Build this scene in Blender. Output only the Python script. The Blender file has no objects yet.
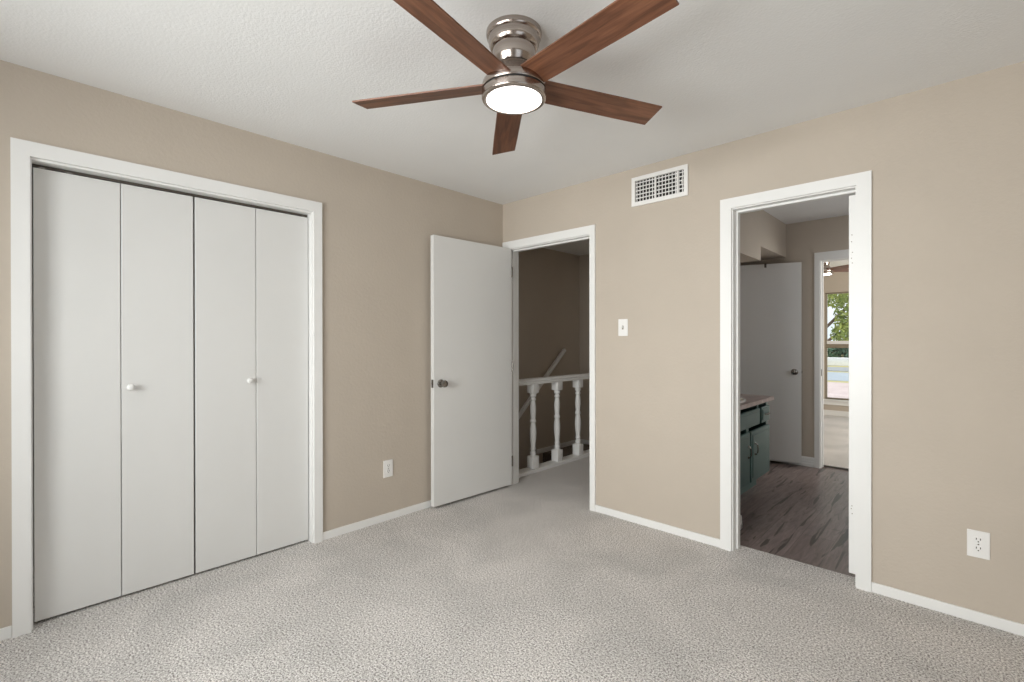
import bpy, bmesh, math, random
from mathutils import Vector, Matrix

C = bpy.context.scene
random.seed(7)
rad = math.radians

# ------------------------------------------------------------------ camera
YAW, PITCH, ROLL = 0.7617164, -0.0023355, -0.0011821
F_PX = 478.826
cd = bpy.data.cameras.new('camera')
cam = bpy.data.objects.new('camera', cd)
C.collection.objects.link(cam)
cd.sensor_width = 36.0
cd.lens = F_PX / 1024 * 36.0
cd.clip_start, cd.clip_end = 0.05, 500
_r = Vector((math.cos(YAW), math.sin(YAW), 0))
_f = Vector((-math.sin(YAW), math.cos(YAW), 0))
_u = Vector((0, 0, 1))
f2 = _f * math.cos(PITCH) + _u * math.sin(PITCH)
u2 = _u * math.cos(PITCH) - _f * math.sin(PITCH)
r3 = _r * math.cos(ROLL) + u2 * math.sin(ROLL)
u3 = u2 * math.cos(ROLL) - _r * math.sin(ROLL)
M = Matrix((r3, u3, -f2)).transposed().to_4x4()
M.translation = Vector((2.946094, -2.972394, 1.26025))
cam.matrix_world = M
C.camera = cam

# ------------------------------------------------------------------ view, world, light
vs = C.view_settings
vs.view_transform = 'Standard'
vs.look = 'None'
vs.exposure = 0.0
vs.gamma = 1.0
vs.use_curve_mapping = False
C.cycles.max_bounces = 12
C.cycles.diffuse_bounces = 8
C.cycles.glossy_bounces = 4
C.cycles.transparent_max_bounces = 12
C.cycles.sample_clamp_indirect = 4.0

SKY = 1.25
w = bpy.data.worlds.new('sky')
C.world = w
w.use_nodes = True
nt = w.node_tree
nt.nodes.clear()
o_ = nt.nodes.new('ShaderNodeOutputWorld')
b_ = nt.nodes.new('ShaderNodeBackground')
tc = nt.nodes.new('ShaderNodeTexCoord')
nz = nt.nodes.new('ShaderNodeTexNoise')
nz.inputs['Scale'].default_value = 6
nz.inputs['Detail'].default_value = 6
cr = nt.nodes.new('ShaderNodeValToRGB')
cr.color_ramp.elements[0].position = 0.42
cr.color_ramp.elements[0].color = (0.75, 0.86, 1.0, 1)
cr.color_ramp.elements[1].position = 0.58
cr.color_ramp.elements[1].color = (0.95, 0.97, 1.0, 1)
nt.links.new(tc.outputs['Generated'], nz.inputs['Vector'])
nt.links.new(nz.outputs['Fac'], cr.inputs['Fac'])
nt.links.new(cr.outputs['Color'], b_.inputs['Color'])
b_.inputs['Strength'].default_value = SKY
nt.links.new(b_.outputs['Background'], o_.inputs['Surface'])


def light(name, typ, loc, direction, energy, color=(1, 1, 1), size=None, portal=False):
    ld = bpy.data.lights.new(name, typ)
    ld.energy = energy
    ld.color = color
    if typ == 'AREA':
        ld.shape = 'RECTANGLE'
        ld.size, ld.size_y = size
        if portal:
            ld.cycles.is_portal = True
    lo = bpy.data.objects.new(name, ld)
    C.collection.objects.link(lo)
    lo.location = loc
    lo.rotation_euler = Vector(direction).to_track_quat('-Z', 'Y').to_euler()
    return lo


sun = light('sun', 'SUN', (0, 10, 20), (0.75, 0.25, -0.75), 2.6, (1.0, 0.95, 0.86))
sun.data.angle = rad(0.6)
# daylight at the rear window, then added fills at made-up windows and in the hall
rear_light = light('daylight_rear_window', 'AREA', (1.75, -4.40, 1.45), (0, 1, -0.10), 72, (1.0, 0.995, 0.985), (1.9, 1.3))
rear_light.data.spread = rad(118)
light('fill_bedroom_side', 'AREA', (4.16, -2.6, 1.45), (-1, 0, -.2), 1.5, (1.0, 0.99, 0.97), (1.5, 1.3))  # weak fill through an added side window, out of view
light('fill_far_bedroom', 'AREA', (4.28, 4.6, 1.45), (-1, 0, -0.2), 95, (1.0, 0.97, 0.90), (1.7, 1.3))  # added fill that brightens the far bedroom from an unseen side
light('fill_bathroom', 'AREA', (3.24, 1.5, 1.55), (-1, 0, 0), 5.3, (0.97, 0.98, 1.0), (0.7, 0.8))  # added fill to brighten the bathroom, placed at a made-up window
light('fill_hall', 'AREA', (0.62, 1.35, 2.425), (0, 0, -1), 2.2, (1.0, 0.95, 0.88), (0.3, 0.3))  # added fill under the hall ceiling, no lamp fixture here
light('sky_portal_far_window', 'AREA', (2.1, 6.62, 1.15), (0, -1, 0), 1, size=(1.8, 1.8), portal=True)


# ------------------------------------------------------------------ materials
def principled(name):
    m = bpy.data.materials.new(name)
    m.use_nodes = True
    return m, m.node_tree, m.node_tree.nodes['Principled BSDF']


def coords(nt, scale=(1, 1, 1), kind='Object'):
    t = nt.nodes.new('ShaderNodeTexCoord')
    mp = nt.nodes.new('ShaderNodeMapping')
    mp.inputs['Scale'].default_value = scale
    nt.links.new(t.outputs[kind], mp.inputs['Vector'])
    return mp.outputs['Vector']


def noise(nt, vec, scale, detail=3, rough=0.5, dist=0.0):
    n = nt.nodes.new('ShaderNodeTexNoise')
    n.inputs['Scale'].default_value = scale
    n.inputs['Detail'].default_value = detail
    n.inputs['Roughness'].default_value = rough
    n.inputs['Distortion'].default_value = dist
    nt.links.new(vec, n.inputs['Vector'])
    return n.outputs['Fac']


def ramp(nt, fac, stops):
    r = nt.nodes.new('ShaderNodeValToRGB')
    e = r.color_ramp.elements
    while len(e) < len(stops):
        e.new(0.5)
    for el, (p, c) in zip(e, stops):
        el.position = p
        el.color = (*c, 1)
    nt.links.new(fac, r.inputs['Fac'])
    return r.outputs['Color']


def bump(nt, bsdf, height, strength, dist):
    b = nt.nodes.new('ShaderNodeBump')
    b.inputs['Strength'].default_value = strength
    b.inputs['Distance'].default_value = dist
    nt.links.new(height, b.inputs['Height'])
    nt.links.new(b.outputs['Normal'], bsdf.inputs['Normal'])


def mixc(nt, fac, a, b, mode='MIX'):
    m = nt.nodes.new('ShaderNodeMix')
    m.data_type = 'RGBA'
    m.blend_type = mode
    for sock, v in ((m.inputs['Factor'], fac), (m.inputs[6], a), (m.inputs[7], b)):
        if hasattr(v, 'is_output'):
            nt.links.new(v, sock)
        elif isinstance(v, (int, float)):
            sock.default_value = v
        else:
            sock.default_value = (*v, 1)
    return m.outputs[2]


def paint(name, col, rough=0.5, bscale=0, bstr=0.2, bdist=0.002, var=0.03, metal=0.0):
    m, nt, b = principled(name)
    v = coords(nt)
    n = noise(nt, v, 3.0, 3)
    lo = tuple(c * (1 - var) for c in col)
    hi = tuple(min(1, c * (1 + var)) for c in col)
    nt.links.new(ramp(nt, n, [(0.3, lo), (0.7, hi)]), b.inputs['Base Color'])
    b.inputs['Roughness'].default_value = rough
    b.inputs['Metallic'].default_value = metal
    if bscale:
        bump(nt, b, noise(nt, v, bscale, 3, 0.55), bstr, bdist)
    return m


WALL = (0.50, 0.436, 0.366)
m_wall = paint('wall_paint', WALL, 0.75, 55, 0.35, 0.004, 0.02)
m_ceil = paint('ceiling_texture', (0.81, 0.81, 0.805), 0.9, 95, 0.36, 0.004, 0.012)
m_white = paint('white_trim_paint', (0.80, 0.795, 0.78), 0.38, 8, 0.05, 0.002, 0.012)
m_door = paint('white_door_paint', (0.70, 0.695, 0.68), 0.42, 6, 0.05, 0.002, 0.012)
m_plastic = paint('white_plastic', (0.80, 0.785, 0.765), 0.35, 0)
m_dark = paint('dark_recess', (0.02, 0.018, 0.016), 0.8, 0)
m_bronze = paint('dark_bronze', (0.10, 0.085, 0.07), 0.45, 0, metal=0.3)
m_steel = paint('chrome', (0.27, 0.255, 0.235), 0.2, 0, metal=1.0)
m_teal = paint('teal_cabinet_paint', (0.082, 0.155, 0.145), 0.45, 30, 0.1, 0.002, 0.08)
m_ceramic = paint('white_ceramic', (0.85, 0.83, 0.81), 0.15, 0)
m_tan = paint('tan_vinyl', (0.24, 0.20, 0.145), 0.5, 0)


def carpet(name, dark, mid, light_):
    m, nt, b = principled(name)
    v = coords(nt)
    fine = noise(nt, v, 128, 3, 0.85)
    big = noise(nt, v, 2.2, 3, 0.55, 0.6)
    c1 = ramp(nt, fine, [(0.37, dark), (0.475, mid), (0.60, light_)])
    c2 = ramp(nt, big, [(0.35, (0.88, 0.88, 0.88)), (0.65, (1.06, 1.05, 1.05))])
    nt.links.new(mixc(nt, 1.0, c1, c2, 'MULTIPLY'), b.inputs['Base Color'])
    b.inputs['Roughness'].default_value = 1.0
    b.inputs['Specular IOR Level'].default_value = 0.05
    bump(nt, b, noise(nt, v, 170, 2, 0.75), 0.7, 0.005)
    return m


m_carpet = carpet('speckled_carpet', (0.11, 0.098, 0.092), (0.54, 0.512, 0.49), (0.93, 0.91, 0.885))
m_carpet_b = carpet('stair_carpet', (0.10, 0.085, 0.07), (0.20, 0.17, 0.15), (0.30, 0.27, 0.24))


def vinyl_planks():
    m, nt, b = principled('vinyl_plank')
    v = coords(nt)
    br = nt.nodes.new('ShaderNodeTexBrick')
    mp = nt.nodes.new('ShaderNodeMapping')
    mp.inputs['Rotation'].default_value = (0, 0, rad(90))
    nt.links.new(v, mp.inputs['Vector'])
    nt.links.new(mp.outputs['Vector'], br.inputs['Vector'])
    br.inputs['Scale'].default_value = 1.0
    br.inputs['Brick Width'].default_value = 1.2
    br.inputs['Row Height'].default_value = 0.18
    br.inputs['Mortar Size'].default_value = 0.0012
    br.inputs['Color1'].default_value = (0.185, 0.142, 0.132, 1)
    br.inputs['Color2'].default_value = (0.255, 0.202, 0.190, 1)
    br.inputs['Mortar'].default_value = (0.07, 0.055, 0.052, 1)
    g = coords(nt, (14, 1.6, 1))
    grain = ramp(nt, noise(nt, g, 3.0, 6, 0.65, 0.8), [(0.3, (0.55, 0.53, 0.53)), (0.68, (1.25, 1.2, 1.2))])
    k = coords(nt, (5, 1.1, 1))
    knots = ramp(nt, noise(nt, k, 2.3, 4, 0.6, 1.5), [(0.30, (0.35, 0.33, 0.33)), (0.40, (1, 1, 1))])
    c = mixc(nt, 1.0, br.outputs['Color'], grain, 'MULTIPLY')
    c = mixc(nt, 0.8, c, knots, 'MULTIPLY')
    t2 = nt.nodes.new('ShaderNodeTexCoord')
    m2 = nt.nodes.new('ShaderNodeMapping')
    m2.inputs['Rotation'].default_value = (0, 0, rad(-7))
    m2.inputs['Scale'].default_value = (11, 0.9, 1)
    nt.links.new(t2.outputs['Object'], m2.inputs['Vector'])
    cracks = ramp(nt, noise(nt, m2.outputs['Vector'], 2.1, 2, 0.5, 0.45), [(0.362, (0.16, 0.13, 0.12)), (0.392, (1, 1, 1))])
    nt.links.new(mixc(nt, 0.9, c, cracks, 'MULTIPLY'), b.inputs['Base Color'])
    b.inputs['Roughness'].default_value = 0.33
    bump(nt, b, noise(nt, g, 5, 4), 0.12, 0.002)
    return m


m_vinyl = vinyl_planks()


def blade_wood():
    m, nt, b = principled('walnut_blade')
    v = coords(nt, (1.2, 16, 4))
    n = noise(nt, v, 2.2, 6, 0.6, 1.0)
    v2 = coords(nt, (2.0, 60, 10))
    n2 = noise(nt, v2, 2.0, 3, 0.6)
    c = ramp(nt, n, [(0.28, (0.080, 0.029, 0.014)), (0.5, (0.180, 0.072, 0.036)), (0.72, (0.265, 0.115, 0.060))])
    c2 = ramp(nt, n2, [(0.3, (0.75, 0.72, 0.7)), (0.7, (1.1, 1.1, 1.1))])
    nt.links.new(mixc(nt, 1.0, c, c2, 'MULTIPLY'), b.inputs['Base Color'])
    b.inputs['Roughness'].default_value = 0.42
    return m


m_blade = blade_wood()


def nickel():
    m, nt, b = principled('brushed_nickel')
    v = coords(nt, (1, 1, 140))
    n = noise(nt, v, 4, 2)
    nt.links.new(ramp(nt, n, [(0.3, (0.40, 0.345, 0.31)), (0.7, (0.47, 0.415, 0.375))]), b.inputs['Base Color'])
    b.inputs['Metallic'].default_value = 1.0
    b.inputs['Roughness'].default_value = 0.19
    b.inputs['Anisotropic'].default_value = 0.7
    tg = nt.nodes.new('ShaderNodeTangent')
    tg.direction_type = 'RADIAL'
    tg.axis = 'Z'
    nt.links.new(tg.outputs['Tangent'], b.inputs['Tangent'])
    return m


m_nickel = nickel()


def glow(name, col, strength):
    m, nt, b = principled(name)
    b.inputs['Base Color'].default_value = (0.9, 0.88, 0.88, 1)
    b.inputs['Roughness'].default_value = 0.3
    b.inputs['Emission Color'].default_value = (*col, 1)
    b.inputs['Emission Strength'].default_value = strength
    return m


m_lamp = glow('frosted_lamp_glass', (1.0, 0.95, 0.93), 6.0)


def counter_tile():
    m, nt, b = principled('pink_brown_counter')
    v = coords(nt)
    n = noise(nt, v, 9, 5, 0.65, 0.7)
    nt.links.new(ramp(nt, n, [(0.3, (0.20, 0.14, 0.13)), (0.52, (0.33, 0.25, 0.24)), (0.7, (0.44, 0.36, 0.345))]), b.inputs['Base Color'])
    b.inputs['Roughness'].default_value = 0.3
    return m


m_counter = counter_tile()


def glass():
    m, nt, b = principled('window_glass')
    nt.nodes.remove(b)
    out = nt.nodes['Material Output']
    t = nt.nodes.new('ShaderNodeBsdfTransparent')
    t.inputs['Color'].default_value = (0.97, 0.985, 0.98, 1)
    g = nt.nodes.new('ShaderNodeBsdfGlossy')
    g.inputs['Roughness'].default_value = 0.02
    mx = nt.nodes.new('ShaderNodeMixShader')
    mx.inputs['Fac'].default_value = 0.05
    nt.links.new(t.outputs[0], mx.inputs[1])
    nt.links.new(g.outputs[0], mx.inputs[2])
    nt.links.new(mx.outputs[0], out.inputs['Surface'])
    return m


m_glass = glass()


def mottled(name, a, bcol, scale, rough=0.9):
    m, nt, b = principled(name)
    v = coords(nt)
    nt.links.new(ramp(nt, noise(nt, v, scale, 5, 0.65), [(0.32, a), (0.68, bcol)]), b.inputs['Base Color'])
    b.inputs['Roughness'].default_value = rough
    return m


m_leaf = mottled('tree_leaves', (0.035, 0.10, 0.02), (0.50, 0.56, 0.13), 4.0, 0.6)
m_leaf_far = mottled('far_leaves', (0.035, 0.09, 0.06), (0.10, 0.19, 0.13), 0.8, 0.8)
m_bark = mottled('bark', (0.07, 0.05, 0.035), (0.16, 0.12, 0.09), 12)
m_concrete = mottled('pink_concrete', (0.58, 0.46, 0.44), (0.70, 0.58, 0.56), 0.8)
m_asphalt = mottled('pale_asphalt', (0.36, 0.41, 0.46), (0.46, 0.51, 0.56), 0.6)
m_walk = mottled('grey_sidewalk', (0.30, 0.31, 0.32), (0.40, 0.41, 0.42), 0.7)
m_dry = mottled('dry_grass', (0.40, 0.36, 0.16), (0.60, 0.52, 0.26), 3)
m_house = mottled('white_siding', (0.78, 0.78, 0.78), (0.86, 0.86, 0.85), 2)
m_shingle = mottled('grey_shingles', (0.14, 0.15, 0.17), (0.22, 0.23, 0.26), 6)


# ------------------------------------------------------------------ mesh helpers
def box(bm, x0, x1, y0, y1, z0, z1, bev=0.0, mat=None, segs=2):
    x0, x1 = min(x0, x1), max(x0, x1)
    y0, y1 = min(y0, y1), max(y0, y1)
    z0, z1 = min(z0, z1), max(z0, z1)
    r = bmesh.ops.create_cube(bm, size=1.0)
    vs_ = r['verts']
    for v in vs_:
        v.co = Vector((x0 + (v.co.x + .5) * (x1 - x0), y0 + (v.co.y + .5) * (y1 - y0), z0 + (v.co.z + .5) * (z1 - z0)))
    if mat is not None:
        bmesh.ops.transform(bm, matrix=mat, verts=vs_)
    if bev > 0:
        es = list({e for v in vs_ for e in v.link_edges})
        bmesh.ops.bevel(bm, geom=es, offset=bev, segments=segs, affect='EDGES', profile=0.5)


def lathe(bm, prof, segs=32, mat=None, cap=True):
    """prof: (radius, height) from one end to the other, about local z."""
    rings = []
    for r, h in prof:
        ring = []
        for k in range(segs):
            a = 2 * math.pi * k / segs
            co = Vector((r * math.cos(a), r * math.sin(a), h))
            if mat is not None:
                co = mat @ co
            ring.append(bm.verts.new(co))
        rings.append(ring)
    for a, b in zip(rings, rings[1:]):
        for k in range(segs):
            bm.faces.new((a[k], a[(k + 1) % segs], b[(k + 1) % segs], b[k]))
    if cap:
        bm.faces.new(rings[0][::-1])
        bm.faces.new(rings[-1])


def tube(bm, pts, r, segs=10):
    pts = [Vector(p) for p in pts]
    rings = []
    for i, p in enumerate(pts):
        d = (pts[min(i + 1, len(pts) - 1)] - pts[max(i - 1, 0)]).normalized()
        ax = Vector((0, 0, 1)) if abs(d.z) < 0.9 else Vector((1, 0, 0))
        s = d.cross(ax).normalized()
        t = s.cross(d).normalized()
        rings.append([bm.verts.new(p + r * (math.cos(2 * math.pi * k / segs) * s + math.sin(2 * math.pi * k / segs) * t)) for k in range(segs)])
    for a, b in zip(rings, rings[1:]):
        for k in range(segs):
            bm.faces.new((a[k], a[(k + 1) % segs], b[(k + 1) % segs], b[k]))
    bm.faces.new(rings[0][::-1])
    bm.faces.new(rings[-1])


def prism(bm, poly, axis, a, b):
    """extrude a 2-D outline along an axis ('x','y','z') from a to b"""
    def P(u, v, t):
        return {'x': (t, u, v), 'y': (u, t, v), 'z': (u, v, t)}[axis]
    A = [bm.verts.new(P(u, v, a)) for u, v in poly]
    B = [bm.verts.new(P(u, v, b)) for u, v in poly]
    n = len(poly)
    bm.faces.new(A[::-1])
    bm.faces.new(B)
    for k in range(n):
        bm.faces.new((A[k], A[(k + 1) % n], B[(k + 1) % n], B[k]))


def obj(name, bm, mat, parent=None, smooth=False, loc=None):
    bmesh.ops.recalc_face_normals(bm, faces=bm.faces)
    me = bpy.data.meshes.new(name)
    bm.to_mesh(me)
    bm.free()
    me.materials.append(mat)
    if smooth:
        me.polygons.foreach_set('use_smooth', [True] * len(me.polygons))
        me.set_sharp_from_angle(angle=rad(38))
    o = bpy.data.objects.new(name, me)
    C.collection.objects.link(o)
    if parent is not None:
        o.parent = parent
    if loc is not None:
        o.location = loc
    return o


def nb():
    return bmesh.new()


def tag(o, label=None, cat=None, group=None, kind=None):
    if label:
        o['label'] = label
    if cat:
        o['category'] = cat
    if group:
        o['group'] = group
    if kind:
        o['kind'] = kind
    return o


def thing(name, label, cat, loc=(0, 0, 0), rotz=0.0, group=None, kind=None):
    o = bpy.data.objects.new(name, None)
    o.empty_display_size = 0.1
    C.collection.objects.link(o)
    o.location = loc
    o.rotation_euler = (0, 0, rotz)
    return tag(o, label, cat, group, kind)


def struct(name, boxes, mat, bev=0.0):
    bm = nb()
    for b in boxes:
        box(bm, *b, bev=bev)
    return tag(obj(name, bm, mat), kind='structure')


def copy_tree(o, parent=None):
    c = o.copy()
    C.collection.objects.link(c)
    c.parent = parent
    for ch in list(o.children):
        copy_tree(ch, c)
    return c


# ------------------------------------------------------------------ the setting
H = 2.44
WT = 0.115
YF = 2.54           # far wall of hall and bath
SX = -1.005         # stairwell side wall
# bedroom openings
HX0, HX1 = 0.075, 0.912      # hall door
BX0, BX1 = 1.931, 2.529      # bath door
DH = 2.035
CY0, CY1, CZ = -2.905, -1.680, 2.045   # closet

struct('floor', [(0, 4.1, -4.4, 0, -0.12, 0), (-0.02, 0.95, 0, YF, -0.12, 0), (-0.14, -0.02, WT, YF, -0.12, 0),
                 (0.95, 4.1, 0, WT, -0.12, 0), (-0.115, 0, CY0, CY1, -0.12, 0.0)], m_carpet)
struct('floor_closet', [(-0.75, -0.115, -3.1, -1.5, -0.12, -0.004)], m_carpet)
struct('floor_bathroom', [(1.05, 3.3, WT, YF, -0.12, -0.008), (1.9, 2.68, YF, YF + 0.10, -0.12, -0.008)], m_vinyl)
struct('floor_far_bedroom', [(-0.6, 4.3, YF + 0.10, 6.56, -0.12, 0.0)], m_carpet)
struct('ceiling', [(-0.8, 4.1, -4.4, WT, H, H + 0.15)], m_ceil)
struct('ceiling_hall', [(-1.12, 1.0, WT, YF + 0.115, H, H + 0.15)], m_ceil)
struct('ceiling_bathroom', [(1.0, 3.3, WT, YF + 0.115, H + 0.005, H + 0.15)], m_ceil)
struct('ceiling_far_bedroom', [(-0.7, 4.4, YF + 0.115, 6.6, H, H + 0.15)], m_ceil)

struct('wall_left', [(-WT, 0, -4.4, CY0 - .018, 0, H), (-WT, 0, CY1 + .018, 0.0, 0, H), (-WT, 0, CY0 - .018, CY1 + .018, CZ + .018, H)], m_wall)
struct('wall_back', [(-1.12, HX0 - .018, 0, WT, -3.0, H), (HX0 - .018, HX1 + .018, 0, WT, DH + .018, H),
                     (HX1 + .018, BX0 - .018, 0, WT, 0, H), (BX0 - .018, BX1 + .018, 0, WT, DH + .018, H),
                     (BX1 + .018, 4.1, 0, WT, 0, H)], m_wall)
# walls behind the camera with the rear window and an added side window
RW = (0.75, 2.75, 0.78, 2.12)
struct('wall_rear', [(0, RW[0], -4.4, -4.3, 0, H), (RW[1], 4.1, -4.4, -4.3, 0, H), (RW[0], RW[1], -4.4, -4.3, 0, RW[2]),
                     (RW[0], RW[1], -4.4, -4.3, RW[3], H)], m_wall)
SW = (-3.4, -1.8, 0.78, 2.12)
struct('wall_right', [(4.0, 4.1, -4.4, SW[0], 0, H), (4.0, 4.1, SW[1], 0, 0, H), (4.0, 4.1, SW[0], SW[1], 0, SW[2]),
                      (4.0, 4.1, SW[0], SW[1], SW[3], H)], m_wall)
struct('wall_closet', [(-0.75, -0.70, -3.1, -1.5, 0, H), (-0.75, -WT, -3.15, -3.1, 0, H), (-0.75, -WT, -1.5, -1.45, 0, H)], m_wall)
# hall, stairwell, bath
struct('wall_stairwell', [(SX - WT, SX, WT, YF, -3.0, H)], m_wall)
struct('wall_stairwell_lower', [(-0.14, -0.12, WT, YF, -3.0, -0.12)], m_wall)
struct('wall_hall', [(0.95, 1.05, WT, YF, 0, H)], m_wall)
FX0, FX1 = 1.893, 2.66
struct('wall_far', [(-1.12, FX0 - .018, YF, YF + WT, -3.0, H + .005), (FX0 - .018, FX1 + .018, YF, YF + WT, DH + .018, H + .005),
                    (FX1 + .018, 4.3, YF, YF + WT, -0.2, H + .005)], m_wall)
struct('wall_bathroom_stub', [(1.05, 1.812, WT, 0.40, -0.008, H + .005)], m_wall)
struct('wall_bathroom_soffit', [(1.05, 1.585, 0.40, 1.714, 1.975, H + .005), (1.05, 1.585, 1.714, YF, 2.105, H + .005)], m_wall)
BWN = (1.1, 1.9, 1.1, 2.0)  # opening for the added bathroom window
struct('wall_bathroom_side', [(3.2, 3.3, WT, BWN[0], -0.1, H + .005), (3.2, 3.3, BWN[1], YF, -0.1, H + .005),
                              (3.2, 3.3, BWN[0], BWN[1], -0.1, BWN[2]), (3.2, 3.3, BWN[0], BWN[1], BWN[3], H + .005)], m_wall)
# far bedroom
WY = 6.45
WX0, WX1, WZ0, WZ1 = 1.20, 3.05, 0.265, 2.045
struct('wall_far_bedroom_window', [(-0.7, WX0, WY, WY + .13, -0.2, H), (WX1, 4.4, WY, WY + .13, -0.2, H), (WX0, WX1, WY, WY + .13, -0.2, WZ0),
                                   (WX0, WX1, WY, WY + .13, WZ1, H)], m_wall)
struct('wall_far_bedroom_left', [(-0.7, -0.6, YF + WT, WY, -0.2, H)], m_wall)
struct('wall_far_bedroom_right', [(4.2, 4.3, YF + WT, 3.7, -0.2, H), (4.2, 4.3, 5.5, WY, -0.2, H), (4.2, 4.3, 3.7, 5.5, -0.2, .78), (4.2, 4.3, 3.7, 5.5, 2.12, H)], m_wall)

# baseboards
BB = 0.050
def baseboard(name, boxes):
    bm = nb()
    for b in boxes:
        box(bm, *b, bev=0.003)
    return tag(obj(name, bm, m_white), kind='structure')


baseboard('baseboard_left', [(0, .012, CY1 + .058, -0.0, 0, BB), (0, .012, -4.3, CY0 - .065, 0, BB)])
baseboard('baseboard_back', [(HX1 + .047, BX0 - .070, -.012, 0, 0, BB), (BX1 + .067, 4.0, -.012, 0, 0, BB)])
baseboard('baseboard_right', [(3.988, 4.0, -4.3, -.012, 0, BB)])
baseboard('baseboard_rear', [(.012, 3.988, -4.3, -4.288, 0, BB)])
baseboard('baseboard_stairwell', [(SX, SX + .014, 1.62, YF, -.185, -.125), (SX + .014, -.14, YF - .014, YF, -.185, -.125)])


def bath_base(bm, pts, h=0.095):
    prof = [(0.0, 0.0), (0.017, 0.0), (0.017, 0.028), (0.013, 0.036), (0.013, 0.052), (0.010, 0.060), (0.010, 0.076), (0.005, 0.090), (0.0, h)]
    return prof


bm = nb()
pr = bath_base(None, None)
prism(bm, [(YF - d, z - .008) for d, z in pr], 'x', 1.05, FX0 - .054)
tag(obj('baseboard_bathroom', bm, m_white), kind='structure')
bm = nb()
prism(bm, [(1.812 + d * 2.0, z - .008) for d, z in pr], 'y', 0.13, 0.428)
prism(bm, [(0.40 + d * 1.6, z - .008) for d, z in pr], 'x', 1.72, 1.812 + .034)
tag(obj('baseboard_bathroom_stub', bm, m_white), kind='structure')
baseboard('baseboard_far_bedroom', [(-0.6, 4.2, WY - .014, WY, 0, .085)])


# ---- casings and jambs
def casing_x(name, x0, x1, ztop, yface, wl, wr, wt, sgn, th=.016, zb=0.0):
    """door casing in a wall of constant y; sgn -1 = projects to -y"""
    bm = nb()
    ya, yb = yface, yface + sgn * th
    # mitred at the two upper corners
    prism(bm, [(x0 - wl, zb), (x0, zb), (x0, ztop), (x0 - wl, ztop + wt)], 'y', ya, yb)
    prism(bm, [(x1, zb), (x1 + wr, zb), (x1 + wr, ztop + wt), (x1, ztop)], 'y', ya, yb)
    prism(bm, [(x0, ztop), (x1, ztop), (x1 + wr, ztop + wt), (x0 - wl, ztop + wt)], 'y', ya, yb)
    return tag(obj(name, bm, m_white), kind='structure')


def jamb_x(name, x0, x1, ztop, y0, y1, stop, zb=0.0, t=.018):
    bm = nb()
    box(bm, x0 - t, x0, y0, y1, zb, ztop + t)
    box(bm, x1, x1 + t, y0, y1, zb, ztop + t)
    box(bm, x0, x1, y0, y1, ztop, ztop + t)
    if stop:
        sy0, sy1, st = stop
        box(bm, x0, x0 + st, sy0, sy1, zb, ztop, bev=.002)
        box(bm, x1 - st, x1, sy0, sy1, zb, ztop, bev=.002)
        box(bm, x0 + st, x1 - st, sy0, sy1, ztop - st, ztop, bev=.002)
    return tag(obj(name, bm, m_white), kind='structure')


# hall doorway
bm = nb()
casing_x('trim_1', HX0 - .006, HX1 + .006, DH + .006, 0, .056, .046, .064, -1)
jamb_x('trim_2', HX0, HX1, DH, 0, WT, (.040, .075, .011))
casing_x('trim_3', HX0 - .006, HX1 + .006, DH + .006, WT, .056, .036, .06, 1)
# bath doorway
casing_x('trim_4', BX0 - .006, BX1 + .006, DH + .006, 0, .064, .061, .060, -1)
jamb_x('trim_5', BX0, BX1, DH, 0, WT, None)
casing_x('trim_6', BX0 - .006, BX1 + .006, DH + .006, WT, .06, .06, .06, 1, zb=-.008)
# loose-fitting stop strips of the bath doorway, with old screw holes in the one on the latch side
bm = nb()
box(bm, BX0, BX0 + .013, .045, .085, 0, DH, bev=.002)
box(bm, BX0 + .013, BX1, .045, .085, DH - .013, DH, bev=.002)
tag(obj('trim_7', bm, m_white), kind='structure')
bm = nb()
box(bm, BX1 - .033, BX1, .030, .070, .050, DH - .030, bev=.002)
stopstrip = tag(obj('trim_8', bm, m_white), kind='structure')
bm = nb()
for z in (1.80, 1.765, 1.71, 1.68, 1.655, .40, .385, .36):
    lathe(bm, [(.0025, 0), (.0025, .0008)], 8, Matrix.Translation((BX1 - .018 + random.uniform(-.004, .004), .0304, z)) @ Matrix.Rotation(rad(90), 4, 'X'))
tag(obj('screw_holes', bm, m_tan, stopstrip), 'old filled screw holes')
# far doorway
casing_x('trim_9', FX0 - .006, FX1 + .006, DH + .002, YF, .046, .075, .080, -1, th=.018, zb=-.008)
jamb_x('trim_10', FX0, FX1, DH, YF, YF + WT, (YF + .05, YF + .085, .007), zb=-.008)
struct('trim_11', [(FX0, FX1, YF + .085, YF + .112, -.008, .006)], m_bronze)
bm = nb()
box(bm, FX0 - .0005, FX0 + .0015, YF + .015, YF + .040, .90, .965, bev=.0005)
tag(obj('strike_plate', bm, m_bronze, bpy.data.objects['trim_10']), 'dark metal strike plate')

# closet casing (wall of constant x) and its jamb
bm = nb()
a, b = CY0 + 0.0, CY1
wc = .058
zt = CZ + .010
la, lb, rb_, rc_, zc = a - wc - .006, a - .006, b + .006, b + .058, zt + .064
prism(bm, [(la, 0), (lb, 0), (lb, zt), (la, zc)], 'x', 0, .018)
prism(bm, [(rb_, 0), (rc_, 0), (rc_, zc), (rb_, zt)], 'x', 0, .018)
prism(bm, [(lb, zt), (rb_, zt), (rc_, zc), (la, zc)], 'x', 0, .018)
tag(obj('trim_12', bm, m_white), kind='structure')
bm = nb()
box(bm, -WT, 0, a - .018, a, 0, CZ + .018)
box(bm, -WT, 0, b, b + .018, 0, CZ + .018)
box(bm, -WT, 0, a, b, CZ, CZ + .018)
tag(obj('trim_13', bm, m_white), kind='structure')
bm = nb()
box(bm, -.075, -.060, a + .002, b - .002, CZ - .012, CZ - .0005)
tag(obj('trim_14', bm, m_bronze), kind='structure')


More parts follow.
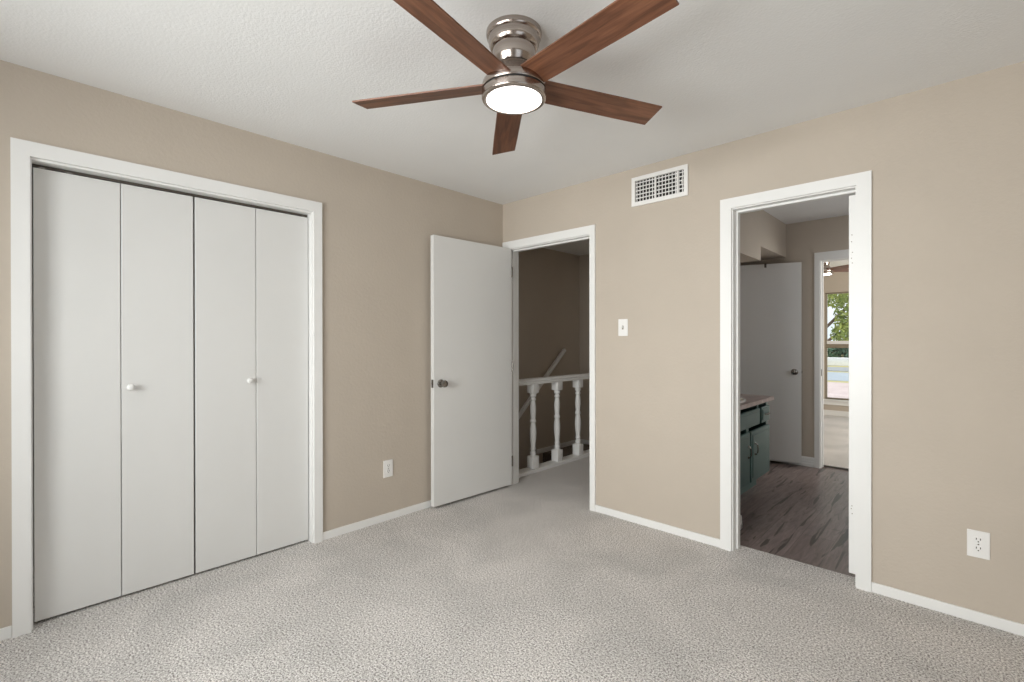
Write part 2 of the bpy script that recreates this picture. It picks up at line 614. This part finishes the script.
# ------------------------------------------------------------------ closet bifold doors
def bifold(name, y0, label, knob_panel, knob_y):
    t = thing(name, label, 'folding door', (-.045, y0, 0.012), kind='structure')
    pw = .3035
    for k in range(2):
        bm = nb()
        box(bm, -.028, 0, k * pw + .0015, (k + 1) * pw - .0015, 0, 2.014, bev=.0025)
        p = obj('door_panel', bm, m_door, t)
        if k == knob_panel:
            bm = nb()
            mt = Matrix.Translation((0, knob_y, 1.018)) @ Matrix.Rotation(rad(90), 4, 'Y')
            lathe(bm, [(.0085, -.001), (.0085, .006), (.0075, .012), (.010, .017), (.0155, .021), (.0165, .026), (.0150, .031), (.0105, .035), (.004, .0365)], 24, mt)
            obj('knob', bm, m_white, p, smooth=True)
    bm = nb()
    for yy in (.03, .12) if name == 'door_2' else (2 * pw - .12, 2 * pw - .03):
        box(bm, -.020, -.006, yy - .010, yy + .010, 2.014, 2.022)
    obj('pivot_bracket', bm, m_steel, t)
    return t


bifold('door_2', CY0 + .003, 'white flat bifold closet door next to the rear end of the tan wall', 1, .3035 + .034)
bifold('door_3', CY1 - .003 - .607, 'white flat bifold closet door next to the power outlet and the hall door', 0, .262)

# ------------------------------------------------------------------ knobs for hinged doors
def knob_set(parent, x, z, y0, y1, name='door_knob', mat=None):
    """knob on both faces of a leaf spanning y0..y1 (local), at local x,z"""
    for s, yy in ((-1, y0), (1, y1)):
        bm = nb()
        mt = Matrix.Translation((x, yy, z)) @ Matrix.Rotation(rad(90 * (1 if s < 0 else -1)), 4, 'X')
        lathe(bm, [(.031, -.001), (.031, .003), (.027, .007), (.013, .010), (.011, .028), (.017, .034), (.0255, .041), (.0275, .050), (.0255, .058), (.017, .063), (.006, .0645)], 28, mt)
        obj(name, bm, mat or m_steel, parent, smooth=True)


def leaf(name, label, loc, rotz, width, z0, z1, kx, kz):
    """leaf hinge at local origin, runs +x, thickness 0..-0.035 in y"""
    t = thing(name, label, 'door', loc, rotz, kind='structure')
    bm = nb()
    box(bm, .002, width, -.040, 0, z0, z1, bev=.0015)
    obj('door_leaf', bm, m_door, t)
    knob_set(t, kx, kz, -.040, 0)
    bm = nb()
    box(bm, width - .0005, width + .0015, -.030, -.005, kz - .030, kz + .030)
    lp = obj('latch_plate', bm, m_bronze, t)
    tag(lp, 'dark metal latch plate')
    bm = nb()
    box(bm, width + .001, width + .009, -.023, -.012, kz - .009, kz + .009, bev=.002)
    obj('latch_bolt', bm, m_steel, lp)
    for hz in (z0 + .2, (z0 + z1) / 2, z1 - .2):
        bm = nb()
        lathe(bm, [(.006, -.045), (.006, .045)], 12, Matrix.Translation((-.004, .004, hz)))
        obj('hinge', bm, m_steel, t, smooth=True)
    return t


# hall door, swung open towards the closet wall: its -y local face looks into the room (+x)
# hinge line (0.108,-0.012) -> free edge (0.080,-0.81)
dh = Vector((0.0785 - 0.108, -0.806 + 0.006))
leaf('door_1', 'open white flat hall door swung back against the tan closet wall', (0.112, -.006, 0), math.atan2(dh.y, dh.x), .803, .022, 2.040, .803 - .062, .935)
# with this turn local +y points to +x, so the y=0 face is the one the room sees

# bath door to the hall, swung into the bathroom in front of its far wall
d2 = Vector((1.735 - 1.056, 2.490 - 2.255))
bd = leaf('door_4', 'open white flat bathroom door beside the teal vanity', (1.056 - .012, 2.290, 0), math.atan2(d2.y, d2.x), .72, .025, 2.035, .72 - .062, .935)
bm = nb()
tube(bm, [(.40, -.041, 2.022), (.40, -.048, 2.004), (.40, -.062, 2.002), (.40, -.068, 2.022)], .007)
box(bm, .390, .410, -.0430, .003, 2.0345, 2.039)
box(bm, .390, .410, -.0430, -.0395, 1.998, 2.038)
tag(obj('door_hook', bm, m_bronze, bd), 'dark hook over the door top')


# ------------------------------------------------------------------ ceiling fan
FAN = (1.680, -1.632)


def make_fan():
    t = thing('ceiling_fan', 'brushed nickel ceiling fan with five walnut blades and lit round lamp in the carpeted bedroom',
              'ceiling fan', (FAN[0], FAN[1], H), 0, 'flush ceiling fans')
    # heights are below the ceiling
    bm = nb()
    lathe(bm, [(.106, .0), (.107, -.012), (.104, -.022), (.099, -.026), (.099, -.032), (.097, -.046), (.092, -.060), (.087, -.066), (.083, -.068)], 56)
    obj('canopy', bm, m_nickel, t, smooth=True)
    bm = nb()
    lathe(bm, [(.082, -.066), (.082, -.106), (.079, -.112), (.074, -.129), (.072, -.133)], 56)
    obj('motor_housing', bm, m_nickel, t, smooth=True)
    bm = nb()
    lathe(bm, [(.067, -.130), (.067, -.140)], 40)
    lathe(bm, [(.117, -.218), (.117, -.234)], 40)
    tag(obj('shadow_gap_ring', bm, m_dark, t, smooth=True), 'ring coloured black as gap shadow')  # near-black colour stands in for the shadow in both gaps
    bm = nb()
    lathe(bm, [(.070, -.1375), (.076, -.1385), (.084, -.150), (.096, -.172), (.112, -.187), (.121, -.197), (.123, -.205), (.123, -.216), (.121, -.221)], 64)
    obj('blade_hub', bm, m_nickel, t, smooth=True)
    bm = nb()
    lathe(bm, [(.121, -.228), (.124, -.231), (.124, -.252), (.122, -.257), (.117, -.260), (.107, -.260), (.105, -.255), (.104, -.250)], 64)
    lk = obj('light_kit_ring', bm, m_nickel, t, smooth=True)
    bm = nb()
    lathe(bm, [(.1035, -.252), (.1035, -.257), (.101, -.2605), (.090, -.264), (.060, -.2668), (.025, -.2680), (.004, -.2682)], 56)
    obj('lamp_glass', bm, m_lamp, lk, smooth=True)
    # blades
    for k in range(5):
        bm = nb()
        L0, L1, hw0, hw1, th = .100, .660, .056, .0600, .006
        n = 14
        pts_t = []
        for i in range(n + 1):
            u = i / n
            x = L0 + (L1 - L0) * u
            pts_t.append((x, hw0 + (hw1 - hw0) * min(1, u * 1.4)))
        outline = [(x, -h) for x, h in pts_t] + [(x, h) for x, h in reversed(pts_t)]
        lo_ = [bm.verts.new((x, y, -th / 2)) for x, y in outline]
        hi_ = [bm.verts.new((x, y, th / 2)) for x, y in outline]
        bm.faces.new(lo_[::-1])
        bm.faces.new(hi_)
        N = len(outline)
        for i in range(N):
            bm.faces.new((lo_[i], lo_[(i + 1) % N], hi_[(i + 1) % N], hi_[i]))
        bl = obj('fan_blade', bm, m_blade, t)
        bl.location = (0, 0, 2.2396 - H)
        ang = rad(67 + 72 * k - 0.85 - (1.0 if k == 3 else 0))
        bl.rotation_mode = 'QUATERNION'
        bl.rotation_quaternion = (Matrix.Rotation(ang, 3, 'Z') @ Matrix.Rotation(-rad(13.0), 3, 'X')).to_quaternion()
    return t


fan = make_fan()
fan2 = copy_tree(fan)
fan2.location = (1.448, 4.999, H)
fan2.rotation_euler = (0, 0, rad(-26))
fan2['label'] = 'small ceiling fan seen through the two doorways in the far bedroom'

# ------------------------------------------------------------------ air vent
vt = thing('air_vent', 'white metal air vent with a grid of slats high on the wall', 'vent', (1.463, 0, 2.2730))
VW, VH = .198, .0985
bm = nb()
fr = .026
for bx in ((-VW, VW, VH - fr, VH), (-VW, VW, -VH, -VH + fr), (-VW, -VW + fr, -VH + fr, VH - fr), (VW - fr, VW, -VH + fr, VH - fr)):
    box(bm, bx[0], bx[1], -.016, 0, bx[2], bx[3])
obj('frame', bm, m_plastic, vt)
bm = nb()
box(bm, -VW + .02, VW - .02, -.0012, -.0004, -VH + .02, VH - .02)
obj('duct_shade', bm, m_dark, vt)  # near-black sheet on the solid wall, the duct's shade put into its colour
ix0, ix1, iz0, iz1 = -VW + fr, VW - fr, -VH + fr, VH - fr
bm = nb()
nx = 15
for k in range(nx):
    xx = ix0 + (k + .5) * (ix1 - ix0) / nx
    box(bm, xx - .0022, xx + .0022, -.0085, -.0060, iz0, iz1)
obj('vertical_slats', bm, m_plastic, vt)
bm = nb()
for k in range(6):
    zz = iz0 + (k + .05) * (iz1 - iz0) / 5.6
    box(bm, ix0, ix1, -.0055, -.0015, zz - .0030, zz + .0030)
obj('horizontal_slats', bm, m_plastic, vt)
for xx in (-.025, .128):
    bm = nb()
    box(bm, xx - .0050, xx + .0050, -.0120, -.001, iz0, iz1)
    obj('divider', bm, m_plastic, vt)
bm = nb()
box(bm, .160, .166, -.020, -.002, -.02, .012, bev=.001)
obj('damper_lever', bm, m_plastic, vt)


# ------------------------------------------------------------------ switch and outlets
def plate(t, w_, h_):
    bm = nb()
    box(bm, -w_ / 2, w_ / 2, -.006, 0, -h_ / 2, h_ / 2, bev=.0025)
    return obj('cover_plate', bm, m_plastic, t)


sw = thing('light_switch', 'white light switch on the wall between the hall and bathroom doorways', 'light switch', (1.191, 0, 1.346))
plate(sw, .074, .119)
bm = nb()
box(bm, -.006, .006, -.0068, -.005, -.013, .013)
tag(obj('toggle_slot_shade', bm, m_tan, sw), 'toggle slot with its shade painted tan')  # tan patch in place of the shadow around the toggle
bm = nb()
box(bm, -.004, .004, -.018, -.006, -.006, .004, bev=.001, mat=Matrix.Rotation(rad(-20), 4, 'X'))
obj('toggle', bm, m_plastic, sw)
for z in (.030, -.030):
    bm = nb()
    lathe(bm, [(.003, 0), (.003, .0012), (.001, .0016)], 10, Matrix.Translation((0, -.0058, z)) @ Matrix.Rotation(rad(90), 4, 'X'))
    obj('screw', bm, m_plastic, sw)


def make_outlet(name, label, loc, rotz):
    t = thing(name, label, 'power outlet', loc, rotz, 'wall power outlets')
    plate(t, .074, .120)
    for z in (.0195, -.0195):
        bm = nb()
        prof = []
        for k in range(28):
            a = 2 * math.pi * k / 28
            prof.append((.0172 * math.cos(a), max(-.0135, min(.0135, .0172 * math.sin(a))) + z))
        prism(bm, prof, 'y', -.0085, -.005)
        rc = obj('receptacle', bm, m_plastic, t)
        bm = nb()
        for sx in (-.0065, .0065):
            box(bm, sx - .0014, sx + .0014, -.0089, -.008, z + .0005, z + .009)
        lathe(bm, [(.0026, 0), (.0026, .001)], 10, Matrix.Translation((0, -.0080, z - .0068)) @ Matrix.Rotation(rad(90), 4, 'X'))
        obj('slots', bm, m_dark, rc)
    bm = nb()
    lathe(bm, [(.003, 0), (.003, .0012), (.001, .0016)], 10, Matrix.Translation((0, -.0058, 0)) @ Matrix.Rotation(rad(90), 4, 'X'))
    obj('screw', bm, m_steel, t)
    return t


make_outlet('power_outlet', 'white power outlet low on the wall beside the bathroom doorway', (2.978, 0, .349), 0)
make_outlet('power_outlet', 'white power outlet on the wall between closet and open hall door', (0, -1.146, .360), rad(90))

# ------------------------------------------------------------------ hall balustrade
bal = thing('balustrade', 'white balustrade with turned balusters along the hall stairwell', 'balustrade', (-.075, 0, 0))
bm = nb()
box(bm, -.055, .055, WT, 1.74, 0, .035, bev=.004)
obj('base_rail', bm, m_white, bal)
bm = nb()
prism(bm, [(-.045, .838), (.045, .838), (.045, .856), (.038, .862), (.045, .870), (.043, .884), (.030, .892), (-.030, .892), (-.043, .884), (-.045, .870), (-.038, .862), (-.045, .856)], 'y', WT, 1.74)
obj('hand_rail', bm, m_white, bal)


def baluster_bm():
    bm = nb()
    box(bm, -.042, .042, -.042, .042, .035, .150, bev=.004)
    box(bm, -.041, .041, -.041, .041, .752, .838, bev=.004)
    lathe(bm, [(.034, .150), (.027, .156), (.024, .164), (.030, .172), (.030, .184), (.023, .192), (.022, .205), (.027, .212), (.027, .222), (.022, .230),
               (.024, .262), (.029, .310), (.0325, .365), (.031, .410), (.025, .450), (.023, .466), (.030, .474), (.030, .490), (.023, .500),
               (.026, .545), (.029, .590), (.028, .620), (.024, .655), (.021, .676), (.028, .684), (.028, .697), (.022, .704), (.022, .714), (.031, .722), (.031, .738), (.027, .745), (.034, .752)], 28, None)
    return bm


b0 = obj('baluster', baluster_bm(), m_white, bal, smooth=True, loc=(0, .486, 0))
for y in (.857, 1.215, 1.58):
    c = b0.copy()
    C.collection.objects.link(c)
    c.parent = bal
    c.location = (0, y, 0)

# wall handrail
hr = thing('wall_handrail', 'sloping white wooden handrail fixed to the dark stairwell wall', 'handrail', (0, 0, 0))
P0, P1 = Vector((-.945, 2.125, 1.132)), Vector((-.945, .45, 1.132 - 1.675 * .863))
dirv = (P0 - P1).normalized()
q = dirv.to_track_quat('X', 'Z').to_matrix().to_4x4()
q.translation = P1
bm = nb()
box(bm, 0, (P0 - P1).length, -.022, .022, -.024, .024, bev=.010, mat=q, segs=3)
obj('rail', bm, m_white, hr)
for u in (.12, .5, .9):
    p = P1.lerp(P0, u)
    bm = nb()
    tube(bm, [(SX, p.y, p.z - .075), (SX + .03, p.y, p.z - .075), (p.x, p.y, p.z - .028)], .007)
    lathe(bm, [(.026, 0), (.026, .006)], 16, Matrix.Translation((SX, p.y, p.z - .075)) @ Matrix.Rotation(rad(90), 4, 'Y'))
    obj('bracket', bm, m_bronze, hr)

# stairs: a landing one step down, then treads running down towards the bedroom
boxes = [(SX, -.14, 1.74, YF, -.42, -.185)]
for k in range(7):
    boxes.append((SX, -.14, 1.74 - (k + 1) * .228, 1.74 - k * .228, -.185 - (k + 1) * .19 - .2, -.185 - (k + 1) * .19))
boxes.append((SX, -.14, WT, YF, -3.0, -2.9))
struct('floor_stairs', boxes, m_carpet_b)

# ------------------------------------------------------------------ vanity
VX = 1.700
VY0, VY1 = .415, 1.552
van = thing('vanity_cabinet', 'teal painted bathroom vanity cabinet with two doors and drawers', 'cabinet', (0, 0, 0))
bm = nb()
box(bm, 1.055, VX - .030, VY0, VY0 + .018, .115, .744)
box(bm, 1.055, VX - .030, VY1 - .018, VY1, .115, .744)
box(bm, 1.055, 1.067, VY0 + .018, VY1 - .018, .115, .744)
box(bm, 1.067, VX - .030, VY0 + .018, VY1 - .018, .115, .133)
box(bm, 1.055, VX - .10, VY0, VY1 - .01, -.008, .115)
obj('body', bm, m_teal, van)
bm = nb()
for fy0, fy1, fz0, fz1 in ((VY0, .46, .115, .742), (.995, 1.055, .115, .56), (1.50, VY1, .115, .742), (1.262, 1.298, .56, .742),
                          (.46, 1.50, .115, .145)):
    box(bm, VX - .030, VX - .012, fy0, fy1, fz0, fz1)
obj('face_frame', bm, m_teal, van)


def front(name, y0, y1, z0, z1):
    bm = nb()
    box(bm, VX - .012, VX + .012, y0, y1, z0, z1, bev=.004)
    p = obj(name, bm, m_teal, van)
    bm = nb()
    # routed raised panel
    e = .030 if z1 - z0 > .2 else .018
    box(bm, VX + .010, VX + .017, y0 + e, y1 - e, z0 + e, z1 - e, bev=.005)
    obj('raised_panel', bm, m_teal, p)
    return p


def pull(parent, a, b_):
    bm = nb()
    a, b_ = Vector(a), Vector(b_)
    d = Vector((.020, 0, 0))
    tube(bm, [a, a + d * .6, a.lerp(b_, .18) + d, a.lerp(b_, .5) + d * 1.15, a.lerp(b_, .82) + d, b_ + d * .6, b_], .005, 10)
    for e in (a, b_):
        lathe(bm, [(.009, 0), (.009, .003), (.006, .006)], 14, Matrix.Translation(e) @ Matrix.Rotation(rad(90), 4, 'Y'))
    tag(obj('pull_handle', bm, m_steel, parent, smooth=True), 'shiny metal pull handle')


xh = VX + .017
d1 = front('drawer_front', .445, 1.255, .572, .700)
d2_ = front('drawer_front', 1.305, 1.520, .572, .700)
pull(d2_, (xh, 1.375, .640), (xh, 1.455, .640))
dr1 = front('door', .475, 1.010, .135, .535)
pull(dr1, (xh, .955, .350), (xh, .955, .435))
dr2 = front('door', 1.040, 1.520, .135, .535)
pull(dr2, (xh, 1.115, .350), (xh, 1.115, .435))

# countertop with an oval cut-out, sink set in it
SC = Vector((1.395, .93))
SA, SB = .275, .350
ct = thing('countertop', 'pinkish brown countertop with white sink on the teal vanity', 'countertop', (0, 0, 0))
CTX0, CTX1, CTY0, CTY1, CZ0, CZ1 = 1.055, 1.740, .405, 1.535, .745, .776
bm = nb()
n = 64
rows = {}
for z in (CZ0, CZ1):
    inn, out = [], []
    for k in range(n):
        a = 2 * math.pi * k / n
        dx, dy = SA * math.cos(a), SB * math.sin(a)
        inn.append(bm.verts.new((SC.x + dx, SC.y + dy, z)))
        sx = ((CTX1 - SC.x) if dx > 0 else (CTX0 - SC.x)) / dx if abs(dx) > 1e-9 else 1e9
        sy = ((CTY1 - SC.y) if dy > 0 else (CTY0 - SC.y)) / dy if abs(dy) > 1e-9 else 1e9
        s = min(sx, sy)
        out.append(bm.verts.new((SC.x + dx * s, SC.y + dy * s, z)))
    rows[z] = (inn, out)
    # square off the corners
    for cx_, cy_ in ((CTX0, CTY0), (CTX1, CTY0), (CTX0, CTY1), (CTX1, CTY1)):
        v = min(out, key=lambda v: (v.co.x - cx_) ** 2 + (v.co.y - cy_) ** 2)
        v.co.x, v.co.y = cx_, cy_
for k in range(n):
    j = (k + 1) % n
    for z in (CZ0, CZ1):
        i_, o2 = rows[z]
        bm.faces.new((i_[k], i_[j], o2[j], o2[k]))
    bm.faces.new((rows[CZ0][0][k], rows[CZ0][0][j], rows[CZ1][0][j], rows[CZ1][0][k]))
    bm.faces.new((rows[CZ0][1][k], rows[CZ0][1][j], rows[CZ1][1][j], rows[CZ1][1][k]))
obj('slab', bm, m_counter, ct)
bm = nb()
prof = [(1.06, .0), (1.06, .006), (1.03, .010), (.985, .008), (.95, -.005), (.90, -.06), (.70, -.11), (.35, -.128), (.06, -.130)]
rings = []
for s, h in prof:
    rings.append([bm.verts.new((SC.x + SA * s * math.cos(2 * math.pi * k / n), SC.y + SB * s * math.sin(2 * math.pi * k / n), CZ1 + h)) for k in range(n)])
for a_, b_2 in zip(rings, rings[1:]):
    for k in range(n):
        bm.faces.new((a_[k], a_[(k + 1) % n], b_2[(k + 1) % n], b_2[k]))
bm.faces.new(rings[-1])
tag(obj('sink', bm, m_ceramic, ct, smooth=True), 'white oval sink basin')


# ------------------------------------------------------------------ windows
def window_y(name, x0, x1, z0, z1, y0, y1, mat, stool=None, inside=-1, divx=()):
    """window in a wall of constant y spanning y0..y1; inside = sign of the room side"""
    t = thing(name, None, None, (0, 0, 0), kind='structure')
    ym = (y0 + y1) / 2
    bm = nb()
    f = .024
    for bx in ((x0, x0 + f, z0, z1), (x1 - f, x1, z0, z1), (x0 + f, x1 - f, z1 - f, z1), (x0 + f, x1 - f, z0, z0 + f)):
        box(bm, bx[0], bx[1], ym - .03, ym + .03, bx[2], bx[3], bev=.002)
    for dx in divx:
        box(bm, dx - .02, dx + .02, ym - .03, ym + .03, z0 + f, z1 - f, bev=.002)
    obj('window_frame', bm, mat, t)
    zm = 1.205 if z0 < .5 else (z0 + z1) / 2
    bm = nb()
    box(bm, x0 + f, x1 - f, ym - .022, ym + .022, zm - (.085 if z0 < .5 else .03), zm - (.020 if z0 < .5 else -.02), bev=.002)
    obj('meeting_rail', bm, mat, t)
    if z0 < .5:
        bm = nb()
        box(bm, x0 + f, x1 - f, ym - .030, ym + .018, zm - .020, zm + .032, bev=.003)
        tag(obj('sash_rail', bm, m_white, t), 'white upper sash rail')
    bm = nb()
    box(bm, x0 + f, x1 - f, ym - .003, ym + .003, z0 + f, z1 - f)
    obj('pane', bm, m_glass, t)
    if stool:
        bm = nb()
        ya = y0 if inside < 0 else y1
        box(bm, x0 - .05, x1 + .05, ya + inside * .035, ym, z0 - .025, z0, bev=.004)
        box(bm, x0 - .03, x1 + .03, ya + inside * .015, ya, z0 - .09, z0 - .025, bev=.003)
        obj('window_sill', bm, m_white, t)
    return t


window_y('window_1', WX0, WX1, WZ0, WZ1, WY, WY + .13, m_tan, True, -1, (2.12,))
window_y('window_2', RW[0], RW[1], RW[2], RW[3], -4.4, -4.3, m_white, True, 1, (1.75,))


def window_x(name, y0, y1, z0, z1, x0, x1, mat):
    t = thing(name, None, None, (0, 0, 0), kind='structure')
    xm = (x0 + x1) / 2
    bm = nb()
    f = .034
    for by in ((y0, y0 + f, z0, z1), (y1 - f, y1, z0, z1), (y0 + f, y1 - f, z1 - f, z1), (y0 + f, y1 - f, z0, z0 + f), (y0 + f, y1 - f, (z0 + z1) / 2 - .02, (z0 + z1) / 2 + .02)):
        box(bm, xm - .03, xm + .03, by[0], by[1], by[2], by[3], bev=.002)
    obj('window_frame', bm, mat, t)
    bm = nb()
    box(bm, xm - .003, xm + .003, y0 + f, y1 - f, z0 + f, z1 - f)
    obj('pane', bm, m_glass, t)
    return t


window_x('window_added_3', SW[0], SW[1], SW[2], SW[3], 4.0, 4.1, m_white)  # added window for the bedroom side fill, out of view
window_x('window_added_4', BWN[0], BWN[1], BWN[2], BWN[3], 3.2, 3.3, m_white)  # added unseen window that goes with the bathroom fill
window_x('window_added_5', 3.7, 5.5, .78, 2.12, 4.2, 4.3, m_tan)  # added unseen window that lets the far bedroom fill in

# ------------------------------------------------------------------ outside the far window
GZ = -2.7
struct('ground', [(-160, 120, 7.2, 240, GZ - .5, GZ - .03)], m_dry)
struct('driveway', [(-90, 60, 12, 49.7, GZ - .2, GZ)], m_concrete)
struct('street', [(-120, 90, 52.2, 66, GZ - .2, GZ)], m_asphalt)
struct('sidewalk', [(-120, 90, 68.5, 78, GZ - .2, GZ + .05)], m_walk)


def leaf_cloud(bm, blobs, count, size, rnd):
    tot = sum(r * r for _, r in blobs)
    for c_, r in blobs:
        for _ in range(int(count * r * r / tot)):
            d = Vector((rnd.gauss(0, 1), rnd.gauss(0, 1), rnd.gauss(0, 1))).normalized()
            p = Vector(c_) + d * r * (0.55 + 0.5 * rnd.random())
            nrm = (d + Vector((rnd.uniform(-1, 1), rnd.uniform(-1, 1), rnd.uniform(-.4, 1)))).normalized()
            a = nrm.orthogonal().normalized()
            a = (Matrix.Rotation(rnd.uniform(0, 6.28), 3, nrm) @ a)
            b_l = nrm.cross(a)
            s = size * rnd.uniform(.6, 1.3)
            v0 = bm.verts.new(p - a * s)
            v1 = bm.verts.new(p + b_l * s * .45 + nrm * s * .15)
            v2 = bm.verts.new(p + a * s)
            v3 = bm.verts.new(p - b_l * s * .45 + nrm * s * .15)
            bm.faces.new((v0, v1, v2))
            bm.faces.new((v0, v2, v3))


rnd = random.Random(11)
tr = thing('street_tree', 'leafy green tree close outside the far bedroom window', 'tree', (-1.2, 15.0, GZ))
bm = nb()
tube(bm, [(0, 0, 0), (.05, 0, 1.5), (0, .05, 3.0), (.1, 0, 4.4)], .16, 12)
obj('trunk', bm, m_bark, tr, smooth=True)
bm = nb()
brs = [(1.4, .2, 5.0), (-1.3, .3, 5.3), (.6, -1.0, 5.6), (2.1, -.4, 4.7), (.2, .9, 5.9)]
for bx, by, bz in brs:
    tube(bm, [(0, 0, 3.0), (bx * .5, by * .5, 3.0 + (bz - 3.0) * .6), (bx, by, bz)], .045, 8)
obj('branches', bm, m_bark, tr, smooth=True)
bm = nb()
blobs = []
for bx, by, bz in brs:
    for _ in range(5):
        blobs.append(((bx + rnd.uniform(-.9, .9), by + rnd.uniform(-.7, .7), bz + rnd.uniform(-.75, .7)), rnd.uniform(.28, .52)))
leaf_cloud(bm, blobs, 5200, .075, rnd)
obj('foliage', bm, m_leaf, tr)

bm = nb()
hp = [(-75, 84), (45, 84)]
prism(bm, [(-75, GZ), (45, GZ), (45, GZ + .75), (-75, GZ + .75)], 'y', 83.6, 84)
tag(obj('garden_wall', bm, m_house), 'low white garden wall across the street', 'wall')
bm = nb()
prism(bm, [(-24, GZ), (-10.2, GZ), (-10.2, GZ + 1.0), (-10.5, GZ + 1.15), (-23.7, GZ + 1.15), (-24, GZ + 1.0)], 'y', 84.4, 86.4)
tag(obj('storage_bin', bm, m_house), 'long white bin standing behind the low white garden wall', 'bin')
far = [(-33, 106, 3.6), (-26, 103, 3.4), (-20, 107, 4.0), (-13.5, 103, 3.8), (-7, 107, 3.6), (0, 104, 4.1), (7, 106, 3.5), (14, 103, 3.9), (21, 107, 3.4), (28.5, 104, 4.0), (36, 106, 3.6), (44, 103, 3.8)]
for k, (x, y, h) in enumerate(far):
    t = thing('distant_tree', 'dark tree in the row beyond the white garden wall', 'tree', (x, y, GZ), 0, 'distant trees across the street')
    bm = nb()
    tube(bm, [(0, 0, 0), (.1, 0, 1.2), (0, 0, h * .6)], .22, 8)
    obj('trunk', bm, m_bark, t)
    bm = nb()
    leaf_cloud(bm, [((rnd.uniform(-1.6, 1.6), rnd.uniform(-1, 1), h * .62 + rnd.uniform(-1.6, .7)), rnd.uniform(1.1, 1.7)) for _ in range(9)], 2200, .36, rnd)
    obj('foliage', bm, m_leaf_far, t)
